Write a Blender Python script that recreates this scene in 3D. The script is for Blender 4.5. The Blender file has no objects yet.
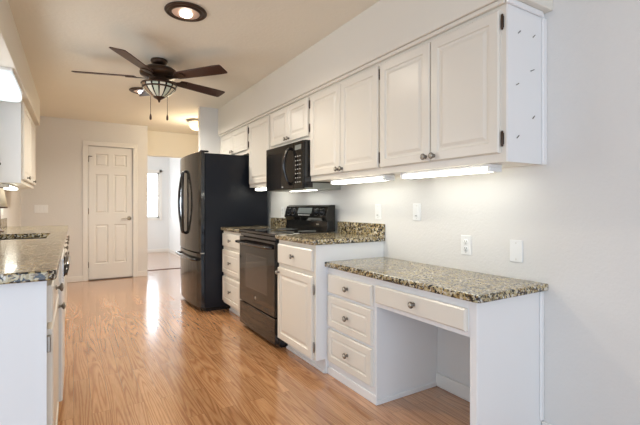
import bpy, bmesh, math
from mathutils import Vector, Matrix
from math import sin, cos, pi, radians

sc = bpy.context.scene
COL = sc.collection

# ------------------------------------------------------------------ camera
YAW = 0.5467
cam_d = bpy.data.cameras.new('camera')
cam_d.sensor_width = 36.0
cam_d.lens = 405.0 / 640.0 * 36.0
cam_d.shift_y = -6.63 / 640.0
cam_d.clip_start = 0.05
cam = bpy.data.objects.new('camera', cam_d)
COL.objects.link(cam)
cam.location = (0, 0, 1.142)
cam.rotation_euler = (pi / 2, 0, -YAW)
sc.camera = cam

# ------------------------------------------------------------------ view, world, daylight
sc.view_settings.view_transform = 'Standard'
sc.view_settings.look = 'None'
sc.view_settings.gamma = 1.0
sc.view_settings.use_curve_mapping = False
sc.view_settings.exposure = 0.13
sc.cycles.use_denoising = True
sc.cycles.max_bounces = 10
sc.cycles.diffuse_bounces = 6
sc.cycles.sample_clamp_indirect = 6.0

world = bpy.data.worlds.new('world')
sc.world = world
world.use_nodes = True
wb = world.node_tree.nodes['Background']
wb.inputs[0].default_value = (0.75, 0.86, 1.0, 1)
wb.inputs[1].default_value = 0.4
world.cycles.sampling_method = 'NONE'


def area(name, loc, rot, sx, sy, power, col):
    l = bpy.data.lights.new(name, 'AREA')
    l.shape = 'RECTANGLE'
    l.size, l.size_y, l.energy, l.color = sx, sy, power, col
    o = bpy.data.objects.new(name, l)
    COL.objects.link(o)
    o.location, o.rotation_euler = loc, rot
    return o


DAY = (0.65, 0.81, 1.0)
WARM = (1.0, 0.90, 0.73)
# daylight from behind the camera, let in by an unseen opening added there
area('daylight_rear_opening', (-0.6, -3.05, 1.15), (radians(90), 0, 0), 3.4, 2.1, 80, DAY)
# daylight from the left of the dining end, through an unseen added opening
area('daylight_dining_added', (-3.22, -0.6, 1.3), (radians(90), 0, radians(-90)), 2.4, 1.6, 50, DAY)
# daylight through the unseen window added above the sink
area('daylight_sink_added', (-.80, 3.55, 1.55), (radians(90), 0, radians(-90)), 1.2, .75, 13, (.92, .96, 1.0))
# fill light added at the far room's unseen left side, standing in for daylight
area('daylight_fill_far_room', (-0.9, 9.2, 1.35), (radians(90), 0, radians(-90)), 1.9, 1.7, 48, (0.86, 0.93, 1.0))


def spot(name, loc, power, col, ang=166, blend=0.75, rad=0.09):
    l = bpy.data.lights.new(name, 'SPOT')
    l.energy, l.color, l.spot_size, l.spot_blend, l.shadow_soft_size = power, col, radians(ang), blend, rad
    o = bpy.data.objects.new(name, l)
    COL.objects.link(o)
    o.location = loc
    return o


def point(name, loc, power, col, rad=0.06):
    l = bpy.data.lights.new(name, 'POINT')
    l.energy, l.color, l.shadow_soft_size = power, col, rad
    o = bpy.data.objects.new(name, l)
    COL.objects.link(o)
    o.location = loc
    return o


# ------------------------------------------------------------------ materials
def new_mat(name):
    m = bpy.data.materials.new(name)
    m.use_nodes = True
    nt = m.node_tree
    return m, nt, nt.nodes['Principled BSDF']


def plain(name, col, rough=0.5, metal=0.0, spec=0.5, coat=0.0, bump=0.0, bscale=200.0, var=0.0, bdist=0.002):
    m, nt, b = new_mat(name)
    b.inputs['Base Color'].default_value = (*col, 1)
    b.inputs['Roughness'].default_value = rough
    b.inputs['Metallic'].default_value = metal
    b.inputs['Specular IOR Level'].default_value = spec
    b.inputs['Coat Weight'].default_value = coat
    tc = nt.nodes.new('ShaderNodeTexCoord')
    if bump:
        n = nt.nodes.new('ShaderNodeTexNoise')
        n.inputs['Scale'].default_value = bscale
        n.inputs['Detail'].default_value = 3
        bp = nt.nodes.new('ShaderNodeBump')
        bp.inputs['Strength'].default_value = bump
        bp.inputs['Distance'].default_value = bdist
        nt.links.new(tc.outputs['Object'], n.inputs['Vector'])
        nt.links.new(n.outputs['Fac'], bp.inputs['Height'])
        nt.links.new(bp.outputs['Normal'], b.inputs['Normal'])
    if var:
        n2 = nt.nodes.new('ShaderNodeTexNoise')
        n2.inputs['Scale'].default_value = 3.0
        mx = nt.nodes.new('ShaderNodeMix')
        mx.data_type = 'RGBA'
        mx.inputs[6].default_value = (*[c * (1 - var) for c in col], 1)
        mx.inputs[7].default_value = (*[min(1, c * (1 + var)) for c in col], 1)
        nt.links.new(tc.outputs['Object'], n2.inputs['Vector'])
        nt.links.new(n2.outputs['Fac'], mx.inputs[0])
        nt.links.new(mx.outputs[2], b.inputs['Base Color'])
    return m


def emit(name, col, strength):
    m, nt, b = new_mat(name)
    b.inputs['Base Color'].default_value = (*[min(1, c) * .8 for c in col], 1)
    b.inputs['Emission Color'].default_value = (*col, 1)
    b.inputs['Emission Strength'].default_value = strength
    return m


def ramp(nt, stops, interp='LINEAR'):
    r = nt.nodes.new('ShaderNodeValToRGB')
    e = r.color_ramp.elements
    r.color_ramp.interpolation = interp
    while len(e) > 1:
        e.remove(e[-1])
    e[0].position, e[0].color = stops[0][0], (*stops[0][1], 1)
    for p, c in stops[1:]:
        x = e.new(p)
        x.color = (*c, 1)
    return r


def granite():
    m, nt, b = new_mat('granite')
    tc = nt.nodes.new('ShaderNodeTexCoord')
    nz = nt.nodes.new('ShaderNodeTexNoise')
    nz.inputs['Scale'].default_value = 45
    nz.inputs['Detail'].default_value = 3
    add = nt.nodes.new('ShaderNodeMix')
    add.data_type = 'RGBA'
    add.blend_type = 'LINEAR_LIGHT'
    add.inputs[0].default_value = 0.018
    nt.links.new(tc.outputs['Object'], nz.inputs['Vector'])
    nt.links.new(tc.outputs['Object'], add.inputs[6])
    nt.links.new(nz.outputs['Color'], add.inputs[7])
    v = nt.nodes.new('ShaderNodeTexVoronoi')
    v.inputs['Scale'].default_value = 110
    nt.links.new(add.outputs[2], v.inputs['Vector'])
    sp = nt.nodes.new('ShaderNodeSeparateColor')
    nt.links.new(v.outputs['Color'], sp.inputs[0])
    r = ramp(nt, [(0.0, (.012, .010, .009)), (0.29, (.045, .030, .018)), (0.40, (.24, .155, .065)),
                  (0.50, (.42, .32, .15)), (0.68, (.54, .46, .28)), (0.88, (.64, .60, .52))], 'CONSTANT')
    nt.links.new(sp.outputs[0], r.inputs[0])
    # broad clouds: darker and lighter drifts
    n2 = nt.nodes.new('ShaderNodeTexNoise')
    n2.inputs['Scale'].default_value = 9
    n2.inputs['Detail'].default_value = 4
    nt.links.new(tc.outputs['Object'], n2.inputs['Vector'])
    r2 = ramp(nt, [(0.35, (.62, .60, .56)), (0.6, (1.0, 1.0, 1.0))])
    nt.links.new(n2.outputs['Fac'], r2.inputs[0])
    mul = nt.nodes.new('ShaderNodeMix')
    mul.data_type = 'RGBA'
    mul.blend_type = 'MULTIPLY'
    mul.inputs[0].default_value = 0.7
    nt.links.new(r.outputs[0], mul.inputs[6])
    nt.links.new(r2.outputs[0], mul.inputs[7])
    nt.links.new(mul.outputs[2], b.inputs['Base Color'])
    b.inputs['Roughness'].default_value = 0.17
    b.inputs['Specular IOR Level'].default_value = 0.6
    b.inputs['Coat Weight'].default_value = 0.2
    b.inputs['Coat Roughness'].default_value = 0.04
    return m


def oak():
    m, nt, b = new_mat('oak_floor')
    L = nt.links.new
    tc = nt.nodes.new('ShaderNodeTexCoord')
    sx = nt.nodes.new('ShaderNodeSeparateXYZ')
    L(tc.outputs['Object'], sx.inputs[0])
    cx = nt.nodes.new('ShaderNodeCombineXYZ')
    L(sx.outputs['Y'], cx.inputs['X'])
    L(sx.outputs['X'], cx.inputs['Y'])
    br = nt.nodes.new('ShaderNodeTexBrick')
    br.offset = 0.37
    br.inputs['Color1'].default_value = (0, 0, 0, 1)
    br.inputs['Color2'].default_value = (1, 1, 1, 1)
    br.inputs['Mortar'].default_value = (.5, .5, .5, 1)
    br.inputs['Scale'].default_value = 1.0
    br.inputs['Mortar Size'].default_value = 0.0009
    br.inputs['Mortar Smooth'].default_value = 0.3
    br.inputs['Brick Width'].default_value = 0.85
    br.inputs['Row Height'].default_value = 0.088
    L(cx.outputs[0], br.inputs['Vector'])
    # per-plank offset of the grain
    cmb = nt.nodes.new('ShaderNodeCombineXYZ')
    mx_ = nt.nodes.new('ShaderNodeMath'); mx_.operation = 'MULTIPLY'; mx_.inputs[1].default_value = 11.0
    my_ = nt.nodes.new('ShaderNodeMath'); my_.operation = 'MULTIPLY'; my_.inputs[1].default_value = 0.50
    L(sx.outputs['X'], mx_.inputs[0])
    L(sx.outputs['Y'], my_.inputs[0])
    off = nt.nodes.new('ShaderNodeMath'); off.operation = 'MULTIPLY'; off.inputs[1].default_value = 23.0
    L(br.outputs['Color'], off.inputs[0])
    L(mx_.outputs[0], cmb.inputs['X']); L(my_.outputs[0], cmb.inputs['Y']); L(off.outputs[0], cmb.inputs['Z'])
    n = nt.nodes.new('ShaderNodeTexNoise')
    n.inputs['Scale'].default_value = 1.0
    n.inputs['Detail'].default_value = 1.5
    n.inputs['Roughness'].default_value = 0.35
    L(cmb.outputs[0], n.inputs['Vector'])
    k = nt.nodes.new('ShaderNodeMath'); k.operation = 'MULTIPLY'; k.inputs[1].default_value = 105.0
    L(n.outputs['Fac'], k.inputs[0])
    s = nt.nodes.new('ShaderNodeMath'); s.operation = 'SINE'
    L(k.outputs[0], s.inputs[0])
    s2 = nt.nodes.new('ShaderNodeMath'); s2.operation = 'MULTIPLY_ADD'; s2.inputs[1].default_value = .5; s2.inputs[2].default_value = .5
    L(s.outputs[0], s2.inputs[0])
    # fine pores along the board
    f = nt.nodes.new('ShaderNodeTexNoise')
    f.inputs['Scale'].default_value = 1.0
    f.inputs['Detail'].default_value = 4
    mp = nt.nodes.new('ShaderNodeMapping')
    mp.inputs['Scale'].default_value = (260, 12, 1)
    L(tc.outputs['Object'], mp.inputs['Vector']); L(mp.outputs[0], f.inputs['Vector'])
    r = ramp(nt, [(0.0, (.42, .190, .080)), (0.25, (.53, .262, .116)), (0.65, (.575, .298, .138)), (1.0, (.62, .335, .160))])
    L(s2.outputs[0], r.inputs[0])
    rf = ramp(nt, [(0.3, (.72, .70, .66)), (0.62, (1.05, 1.05, 1.05))])
    L(f.outputs['Fac'], rf.inputs[0])
    m1 = nt.nodes.new('ShaderNodeMix'); m1.data_type = 'RGBA'; m1.blend_type = 'MULTIPLY'; m1.inputs[0].default_value = 0.7
    L(r.outputs[0], m1.inputs[6]); L(rf.outputs[0], m1.inputs[7])
    rp = ramp(nt, [(0.0, (.80, .76, .72)), (1.0, (1.10, 1.10, 1.10))])
    L(br.outputs['Color'], rp.inputs[0])
    m2 = nt.nodes.new('ShaderNodeMix'); m2.data_type = 'RGBA'; m2.blend_type = 'MULTIPLY'; m2.inputs[0].default_value = 1
    L(m1.outputs[2], m2.inputs[6]); L(rp.outputs[0], m2.inputs[7])
    m3 = nt.nodes.new('ShaderNodeMix'); m3.data_type = 'RGBA'
    L(br.outputs['Fac'], m3.inputs[0]); L(m2.outputs[2], m3.inputs[6])
    m3.inputs[7].default_value = (.22, .10, .04, 1)
    L(m3.outputs[2], b.inputs['Base Color'])
    b.inputs['Roughness'].default_value = 0.20
    b.inputs['Coat Weight'].default_value = 1.0
    b.inputs['Coat Roughness'].default_value = 0.15
    b.inputs['Specular IOR Level'].default_value = 0.5
    bp = nt.nodes.new('ShaderNodeBump'); bp.inputs['Strength'].default_value = .015; bp.inputs['Distance'].default_value = .001
    L(f.outputs['Fac'], bp.inputs['Height']); L(bp.outputs[0], b.inputs['Normal'])
    return m


def art_glass():
    """stained glass of the fan's bowl: wedge panes between dark leads"""
    m, nt, b = new_mat('art_glass')
    L = nt.links.new
    tc = nt.nodes.new('ShaderNodeTexCoord')
    mp = nt.nodes.new('ShaderNodeMapping')
    mp.inputs['Location'].default_value = (0, 0, 0)
    L(tc.outputs['Object'], mp.inputs['Vector'])
    sx = nt.nodes.new('ShaderNodeSeparateXYZ'); L(mp.outputs[0], sx.inputs[0])
    at = nt.nodes.new('ShaderNodeMath'); at.operation = 'ARCTAN2'
    L(sx.outputs['Y'], at.inputs[0]); L(sx.outputs['X'], at.inputs[1])
    k = nt.nodes.new('ShaderNodeMath'); k.operation = 'MULTIPLY_ADD'; k.inputs[1].default_value = 15 / (2 * pi); k.inputs[2].default_value = 20.3
    L(at.outputs[0], k.inputs[0])
    fl = nt.nodes.new('ShaderNodeMath'); fl.operation = 'FLOOR'; L(k.outputs[0], fl.inputs[0])
    fr = nt.nodes.new('ShaderNodeMath'); fr.operation = 'FRACT'; L(k.outputs[0], fr.inputs[0])
    wn = nt.nodes.new('ShaderNodeTexWhiteNoise'); wn.noise_dimensions = '1D'; L(fl.outputs[0], wn.inputs['W'])
    r = ramp(nt, [(0, (.62, .55, .40)), (.25, (.62, .36, .12)), (.40, (.72, .68, .56)), (.62, (.30, .20, .13)), (.82, (.50, .54, .44))], 'CONSTANT')
    L(wn.outputs['Value'], r.inputs[0])
    d = nt.nodes.new('ShaderNodeMath'); d.operation = 'LESS_THAN'; d.inputs[1].default_value = .27; L(fr.outputs[0], d.inputs[0])
    m1 = nt.nodes.new('ShaderNodeMix'); m1.data_type = 'RGBA'; L(d.outputs[0], m1.inputs[0]); L(r.outputs[0], m1.inputs[6])
    m1.inputs[7].default_value = (.012, .008, .006, 1)
    L(m1.outputs[2], b.inputs['Base Color'])
    L(m1.outputs[2], b.inputs['Emission Color'])
    b.inputs['Emission Strength'].default_value = 0.12
    b.inputs['Roughness'].default_value = 0.25
    return m


M = {}
M['wall'] = plain('wall_paint', (.73, .712, .685), .75, bump=.5, bdist=.003, bscale=75, var=.015)
M['hall'] = plain('hall_paint', (.80, .75, .65), .75, bump=.2, bscale=120, var=.015)
M['farroom'] = plain('far_room_paint', (.78, .79, .79), .75, bump=.2, bscale=120)
M['ceiling'] = plain('ceiling_paint', (.84, .80, .70), .85, bump=.5, bscale=38, var=.02, bdist=.004)
M['soffit'] = plain('soffit_paint', (.77, .73, .65), .75, bump=.25, bscale=120)
M['trim'] = plain('trim_paint', (.80, .78, .74), .35, bump=.02)
M['panel'] = plain('cabinet_panel_paint', (.83, .825, .82), .4, bump=.03, bscale=60)
M['cream'] = plain('cabinet_door_paint', (.77, .725, .645), .30, bump=.03, bscale=60)
M['granite'] = granite()
M['oak'] = oak()
M['bronze'] = plain('oiled_bronze', (.065, .038, .024), .36, .7, bump=.05)
M['blade'] = plain('walnut_blade', (.055, .020, .012), .38, bump=.08, bscale=90, var=.3)
M['pewter'] = plain('pewter', (.30, .27, .23), .32, .9, bump=.05)
M['pewter_dark'] = plain('dark_pewter', (.19, .17, .145), .4, .8)
M['nickel'] = plain('satin_nickel', (.55, .52, .46), .3, .95)
M['chrome'] = plain('chrome', (.75, .75, .76), .12, 1.0)
M['black_gloss'] = plain('black_enamel', (.012, .012, .014), .12, coat=.4)
M['black_side'] = plain('black_textured_steel', (.009, .0105, .016), .33, spec=.30, bump=.35, bscale=260, bdist=.0015)
M['slate'] = plain('slate_steel', (.060, .054, .048), .11, .7, bump=.01)
M['mw_black'] = plain('microwave_black', (.006, .006, .007), .25, spec=.25)
M['mw_frame'] = plain('microwave_frame', (.032, .030, .027), .10, .6)
M['oven_glass'] = plain('oven_glass', (.014, .011, .010), .06, spec=.75)
M['oven_window'] = plain('oven_window', (.055, .047, .040), .08, spec=.9)
M['black_plastic'] = plain('black_plastic', (.012, .012, .013), .22)
M['mark'] = plain('printed_mark', (.55, .55, .53), .5)
M['display'] = plain('display', (.20, .22, .215), .1, coat=1)
M['dim_mark'] = plain('dim_printed_mark', (.13, .13, .125), .5)
M['grey_metal'] = plain('grey_underside', (.36, .37, .33), .4, .3)
M['white_plastic'] = plain('white_plastic', (.84, .84, .83), .3)
M['slot'] = plain('socket_slot', (.06, .055, .05), .5)
M['composite'] = plain('sink_composite', (.02, .02, .02), .35, bump=.1, var=.4)
M['tube'] = emit('lit_tube', (1.0, 1.0, .89), 8.0)
M['sink_lens'] = emit('lit_lens', (.80, .93, 1.0), .85)
M['bulb'] = emit('lit_bulb', (1.0, .90, .78), 12)
M['cool_bulb'] = emit('lit_cool_bulb', (.86, .92, 1.0), 14)
M['hall_glass'] = emit('lit_alabaster', (1.0, .84, .58), 1.1)
M['reflector'] = plain('copper_reflector', (.72, .52, .42), .3, .3)
M['art_glass'] = art_glass()
M['white_rod'] = plain('blind_slat', (.85, .86, .86), .5)
M['brown_wood'] = plain('brown_wood', (.10, .05, .035), .4, var=.2)
M['linen'] = plain('cream_linen', (.75, .66, .50), .8, bump=.2)
mg, ntg, bg = new_mat('window_glass')
bg.inputs['Base Color'].default_value = (.95, .98, 1, 1)
bg.inputs['Roughness'].default_value = 0.02
bg.inputs['Transmission Weight'].default_value = 1.0
bg.inputs['IOR'].default_value = 1.05
M['glass'] = mg
for _k in ('bulb', 'cool_bulb', 'art_glass'):
    M[_k].cycles.emission_sampling = 'NONE'
M['sky'] = emit('overcast_garden', (.86, .93, 1.0), 6.0)
M['sky'].cycles.emission_sampling = 'NONE'


# ------------------------------------------------------------------ mesh helper
class MB:
    def __init__(self):
        self.bm = bmesh.new()

    def _merge(self, t):
        me = bpy.data.meshes.new('tmp')
        t.to_mesh(me)
        t.free()
        self.bm.from_mesh(me)
        bpy.data.meshes.remove(me)
        return self

    def box(self, x0, x1, y0, y1, z0, z1, bev=0.0, seg=1, skip=None):
        t = bmesh.new()
        bmesh.ops.create_cube(t, size=1)
        for v in t.verts:
            v.co = Vector(((x0 + x1) / 2 + v.co.x * (x1 - x0), (y0 + y1) / 2 + v.co.y * (y1 - y0), (z0 + z1) / 2 + v.co.z * (z1 - z0)))
        if bev:
            bmesh.ops.bevel(t, geom=t.edges[:], offset=bev, segments=seg, profile=.5, affect='EDGES')
        return self._merge(t)

    def obox(self, c, size, rot, bev=0.0):
        t = bmesh.new()
        bmesh.ops.create_cube(t, size=1)
        for v in t.verts:
            v.co = Vector((v.co.x * size[0], v.co.y * size[1], v.co.z * size[2]))
        if bev:
            bmesh.ops.bevel(t, geom=t.edges[:], offset=bev, segments=1, profile=.5, affect='EDGES')
        t.transform(Matrix.Translation(Vector(c)) @ rot.to_4x4())
        return self._merge(t)

    def lathe(self, prof, c, axis='Z', n=24):
        """prof: list of (radius, height) along the axis from the centre c"""
        ax = {'Z': (Vector((1, 0, 0)), Vector((0, 1, 0)), Vector((0, 0, 1))),
              'X': (Vector((0, 1, 0)), Vector((0, 0, 1)), Vector((1, 0, 0))),
              '-X': (Vector((0, 0, 1)), Vector((0, 1, 0)), Vector((-1, 0, 0))),
              'Y': (Vector((0, 0, 1)), Vector((1, 0, 0)), Vector((0, 1, 0))),
              '-Y': (Vector((1, 0, 0)), Vector((0, 0, 1)), Vector((0, -1, 0)))}[axis]
        t = bmesh.new()
        c = Vector(c)
        rings = []
        for r, h in prof:
            if r < 1e-6:
                rings.append([t.verts.new(c + ax[2] * h)])
            else:
                rings.append([t.verts.new(c + ax[2] * h + (ax[0] * cos(2 * pi * i / n) + ax[1] * sin(2 * pi * i / n)) * r) for i in range(n)])
        for a, b in zip(rings, rings[1:]):
            for i in range(n):
                j = (i + 1) % n
                if len(a) == 1 and len(b) == 1:
                    continue
                if len(a) == 1:
                    t.faces.new((a[0], b[i], b[j]))
                elif len(b) == 1:
                    t.faces.new((a[i], b[0], a[j]))
                else:
                    t.faces.new((a[i], b[i], b[j], a[j]))
        for e in (rings[0], rings[-1]):
            if len(e) > 1:
                t.faces.new(e)
        for f in t.faces:
            f.smooth = len(f.verts) <= 4
        bmesh.ops.recalc_face_normals(t, faces=t.faces[:])
        return self._merge(t)

    def tube(self, pts, r, n=10, flat=1.0):
        """round bar through pts"""
        t = bmesh.new()
        pts = [Vector(p) for p in pts]
        rings = []
        up = Vector((0.13, 0.31, 0.94))
        for i, p in enumerate(pts):
            d = (pts[min(i + 1, len(pts) - 1)] - pts[max(i - 1, 0)]).normalized()
            a = d.cross(up)
            if a.length < 1e-3:
                a = d.cross(Vector((1, 0, 0)))
            a.normalize()
            b = d.cross(a).normalized()
            rr = r[i] if isinstance(r, (list, tuple)) else r
            rings.append([t.verts.new(p + (a * cos(2 * pi * k / n) + b * sin(2 * pi * k / n) * flat) * rr) for k in range(n)])
        for a, b in zip(rings, rings[1:]):
            for k in range(n):
                f = t.faces.new((a[k], a[(k + 1) % n], b[(k + 1) % n], b[k]))
                f.smooth = True
        t.faces.new(rings[0])
        t.faces.new(rings[-1])
        bmesh.ops.recalc_face_normals(t, faces=t.faces[:])
        return self._merge(t)

    def prism(self, outline, lo, hi, axis='Z', bev=0.0, seg=2):
        """outline 2D extruded along axis; axis Z: (x,y), Y: (x,z), X: (y,z)"""
        t = bmesh.new()
        f3 = {'Z': lambda a, b, h: (a, b, h), 'Y': lambda a, b, h: (a, h, b), 'X': lambda a, b, h: (h, a, b)}[axis]
        A = [t.verts.new(f3(a, b, lo)) for a, b in outline]
        B = [t.verts.new(f3(a, b, hi)) for a, b in outline]
        fa = t.faces.new(A)
        fb = t.faces.new(B)
        n = len(A)
        for i in range(n):
            t.faces.new((A[i], A[(i + 1) % n], B[(i + 1) % n], B[i]))
        bmesh.ops.recalc_face_normals(t, faces=t.faces[:])
        if bev:
            ed = list(set(list(fa.edges) + list(fb.edges)))
            bmesh.ops.bevel(t, geom=ed, offset=bev, segments=seg, profile=.5, affect='EDGES')
        return self._merge(t)

    def rings(self, prof, y0, y1, z0, z1, fmap):
        """nested rectangular rings (inset, depth); fmap(a, z, depth) gives the point"""
        t = bmesh.new()
        R = []
        for ins, d in prof:
            a0, a1, b0, b1 = y0 + ins, y1 - ins, z0 + ins, z1 - ins
            R.append([t.verts.new(fmap(a, b, d)) for a, b in ((a0, b0), (a1, b0), (a1, b1), (a0, b1))])
        t.faces.new(R[0])
        for p, q in zip(R, R[1:]):
            for i in range(4):
                j = (i + 1) % 4
                t.faces.new((p[i], p[j], q[j], q[i]))
        t.faces.new(R[-1])
        bmesh.ops.recalc_face_normals(t, faces=t.faces[:])
        return self._merge(t)

    def build(self, name, mat, parent=None, label=None, loc=None):
        me = bpy.data.meshes.new(name)
        off = Vector(parent.get('_o', (0, 0, 0))) if parent else Vector(loc or (0, 0, 0))
        if off.length:
            self.bm.transform(Matrix.Translation(-off))
        self.bm.to_mesh(me)
        self.bm.free()
        me.materials.append(M[mat])
        o = bpy.data.objects.new(name, me)
        COL.objects.link(o)
        if parent:
            o.parent = parent
            o['_o'] = tuple(off)
        else:
            o.location = off
            o['_o'] = tuple(off)
        if label:
            o['label'] = label
        return o


ROOTS = []


def thing(name, label, cat, loc, group=None):
    o = bpy.data.objects.new(name, None)
    o.empty_display_size = .05
    COL.objects.link(o)
    o.location = loc
    o['_o'] = tuple(loc)
    o['label'], o['category'] = label, cat
    if group:
        o['group'] = group
    ROOTS.append(o)
    return o


def tag(o, label, cat, group=None):
    o['label'], o['category'] = label, cat
    if group:
        o['group'] = group
    return o


def struct(o):
    o['kind'] = 'structure'
    return o


def sbox(name, mat, *a, bev=0.0):
    return struct(MB().box(*a, bev=bev).build(name, mat))


# ------------------------------------------------------------------ the room
R, XL = 1.978, -0.64          # inner faces of right and left walls
CZ = 2.44
FY = 7.10                     # pantry wall
HY = 7.50                     # hall wall with the opening
BY = 10.55                    # back wall of the far room
RY = -3.0                     # rear wall
sbox('floor', 'oak', -3.3, 2.1, -3.1, 10.7, -.1, 0)
sbox('ceiling', 'ceiling', -3.3, 2.1, -3.1, 10.7, CZ, CZ + .1)
sbox('wall_right', 'wall', R, R + .12, -3.1, HY, 0, CZ)
WY0, WY1, WA, WB = 2.95, 4.15, 1.17, 1.93
mb = MB()
mb.box(XL - .12, XL, 1.60, WY0, 0, CZ).box(XL - .12, XL, WY1, FY, 0, CZ).box(XL - .12, XL, WY0, WY1, 0, WA).box(XL - .12, XL, WY0, WY1, WB, CZ)
struct(mb.build('wall_left', 'wall'))
mb = MB()
for a in (WY0, (WY0 + WY1) / 2 - .02, WY1 - .04):
    mb.box(XL - .09, XL - .04, a, a + .04, WA, WB)
mb.box(XL - .09, XL - .04, WY0, WY1, WA, WA + .04).box(XL - .09, XL - .04, WY0, WY1, WB - .04, WB)
w2 = struct(mb.build('window_sink_added', 'trim'))  # unseen window over the sink, added to let in daylight
# pantry wall with its door opening
DX0, DX1, DZ = .195, .807, 2.055
mb = MB()
mb.box(XL - .12, DX0 - .012, FY, FY + .12, 0, CZ).box(DX1 + .012, 1.03, FY, FY + .12, 0, CZ).box(DX0 - .012, DX1 + .012, FY, FY + .12, DZ + .012, CZ)
mb.box(DX0 - .012, DX1 + .012, FY + .06, FY + .12, 0, DZ + .012)
struct(mb.build('wall_pantry', 'wall'))
sbox('wall_pantry_side', 'hall', .93, 1.03, FY + .12, HY, 0, CZ)
# hall wall with a cased-free opening into the far room
OX0, OX1, OZ = 1.05, 1.86, 2.01
mb = MB()
mb.box(.93, OX0, HY, HY + .12, 0, CZ).box(OX1, R + .12, HY, HY + .12, 0, CZ).box(OX0, OX1, HY, HY + .12, OZ, CZ)
struct(mb.build('wall_hall', 'hall'))
# fridge side partition
sbox('wall_partition', 'wall', 1.415, R, 5.335, 5.435, 0, CZ)
# far room
sbox('wall_far_right', 'farroom', 2.03, 2.1, HY + .12, BY + .1, 0, CZ)
W0, W1, WZ0, WZ1 = 1.10, 1.80, .84, 1.96
mb = MB()
mb.box(-1.1, W0, BY, BY + .1, 0, CZ).box(W1, 2.03, BY, BY + .1, 0, CZ).box(W0, W1, BY, BY + .1, 0, WZ0).box(W0, W1, BY, BY + .1, WZ1, CZ)
struct(mb.build('wall_far_room', 'farroom'))
sbox('wall_far_left', 'farroom', -1.1, -1.0, HY + .12, BY, 0, CZ)
sbox('wall_far_front', 'farroom', -1.0, .93, HY, HY + .12, 0, CZ)
# far room window
wf = MB()
wf.box(W0, W0 + .04, BY + .005, BY + .07, WZ0, WZ1).box(W1 - .04, W1, BY + .005, BY + .07, WZ0, WZ1)
wf.box(W0, W1, BY + .005, BY + .07, WZ0, WZ0 + .04).box(W0, W1, BY + .005, BY + .07, WZ1 - .04, WZ1)
wf.box(W0, W1, BY + .01, BY + .06, 1.36, 1.41)
win = struct(wf.build('window_1', 'trim'))
g = MB().box(W0 + .03, W1 - .03, BY + .035, BY + .041, WZ0 + .03, WZ1 - .03).build('pane', 'glass', win)
mb = MB()
mb.box(W1, W1 + .06, BY - .018, BY, WZ0 - .06, WZ1 + .06).box(W0 - .06, W0, BY - .018, BY, WZ0 - .06, WZ1 + .06)
mb.box(W0 - .06, W1 + .06, BY - .018, BY, WZ1, WZ1 + .06).box(W0 - .06, W1 + .06, BY - .03, BY, WZ0 - .05, WZ0)
mb.build('window_casing', 'trim', win)
mb = MB()
for i in range(11):
    z = 1.44 + i * .046
    mb.obox(((W0 + W1) / 2, BY + .018, z), (W1 - W0 - .09, .022, .002), Matrix.Rotation(radians(35), 3, 'X'))
mb.build('blind', 'white_rod', win)
sky = MB().box(-1.5, 3.5, 12.6, 12.65, -.5, 4).build('environment_sky', 'sky')
struct(sky)
# dining end, behind the camera
mb = MB()
mb.box(-3.3, -2.4, RY - .1, RY, 0, CZ).box(1.2, R, RY - .1, RY, 0, CZ).box(-2.4, 1.2, RY - .1, RY, 2.2, CZ)
struct(mb.build('wall_rear', 'wall'))
mb = MB()
mb.box(-3.3, -3.2, -3.0, -1.9, 0, CZ).box(-3.3, -3.2, .7, 1.7, 0, CZ).box(-3.3, -3.2, -1.9, .7, 0, .45).box(-3.3, -3.2, -1.9, .7, 2.15, CZ)
struct(mb.build('wall_dining', 'wall'))
sbox('wall_dining_end', 'wall', -3.2, XL - .12, 1.60, 1.72, 0, CZ)

# soffits
SZ = 2.085
struct(MB().box(1.650, R, 1.085, 5.335, SZ, CZ, bev=.003).build('wall_soffit_right', 'soffit'))
struct(MB().box(XL, -.353, 1.75, 6.05, 2.13, CZ, bev=.003).build('wall_soffit_left', 'soffit'))

# baseboards
def baseboard(name, x0, x1, y0, y1):
    struct(MB().box(x0, x1, y0, y1, 0, .085, bev=.004).build(name, 'trim'))


baseboard('baseboard_pantry_left', XL, .118, FY - .014, FY)
baseboard('baseboard_pantry_right', .884, 1.03, FY - .014, FY)
baseboard('baseboard_right', R - .014, R, -3.0, 1.135)
baseboard('baseboard_kneehole', R - .014, R, 1.18, 1.815)
baseboard('baseboard_far_room', -1.0, 2.03, BY - .014, BY)
baseboard('baseboard_far_right', 2.016, 2.03, HY + .13, BY - .015)
baseboard('baseboard_partition', 1.415, R, 5.436, 5.45)
struct(MB().box(OX0 - .0, OX1, HY + .16, HY + .20, 0, .008, bev=.003).build('trim_threshold', 'brown_wood'))
sh = MB()
sh.box(R - .03, R - .014, -3.0, 1.135, 0, .02, bev=.006).build('trim_shoe_right', 'trim')
bpy.data.objects['trim_shoe_right']['kind'] = 'structure'

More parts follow.
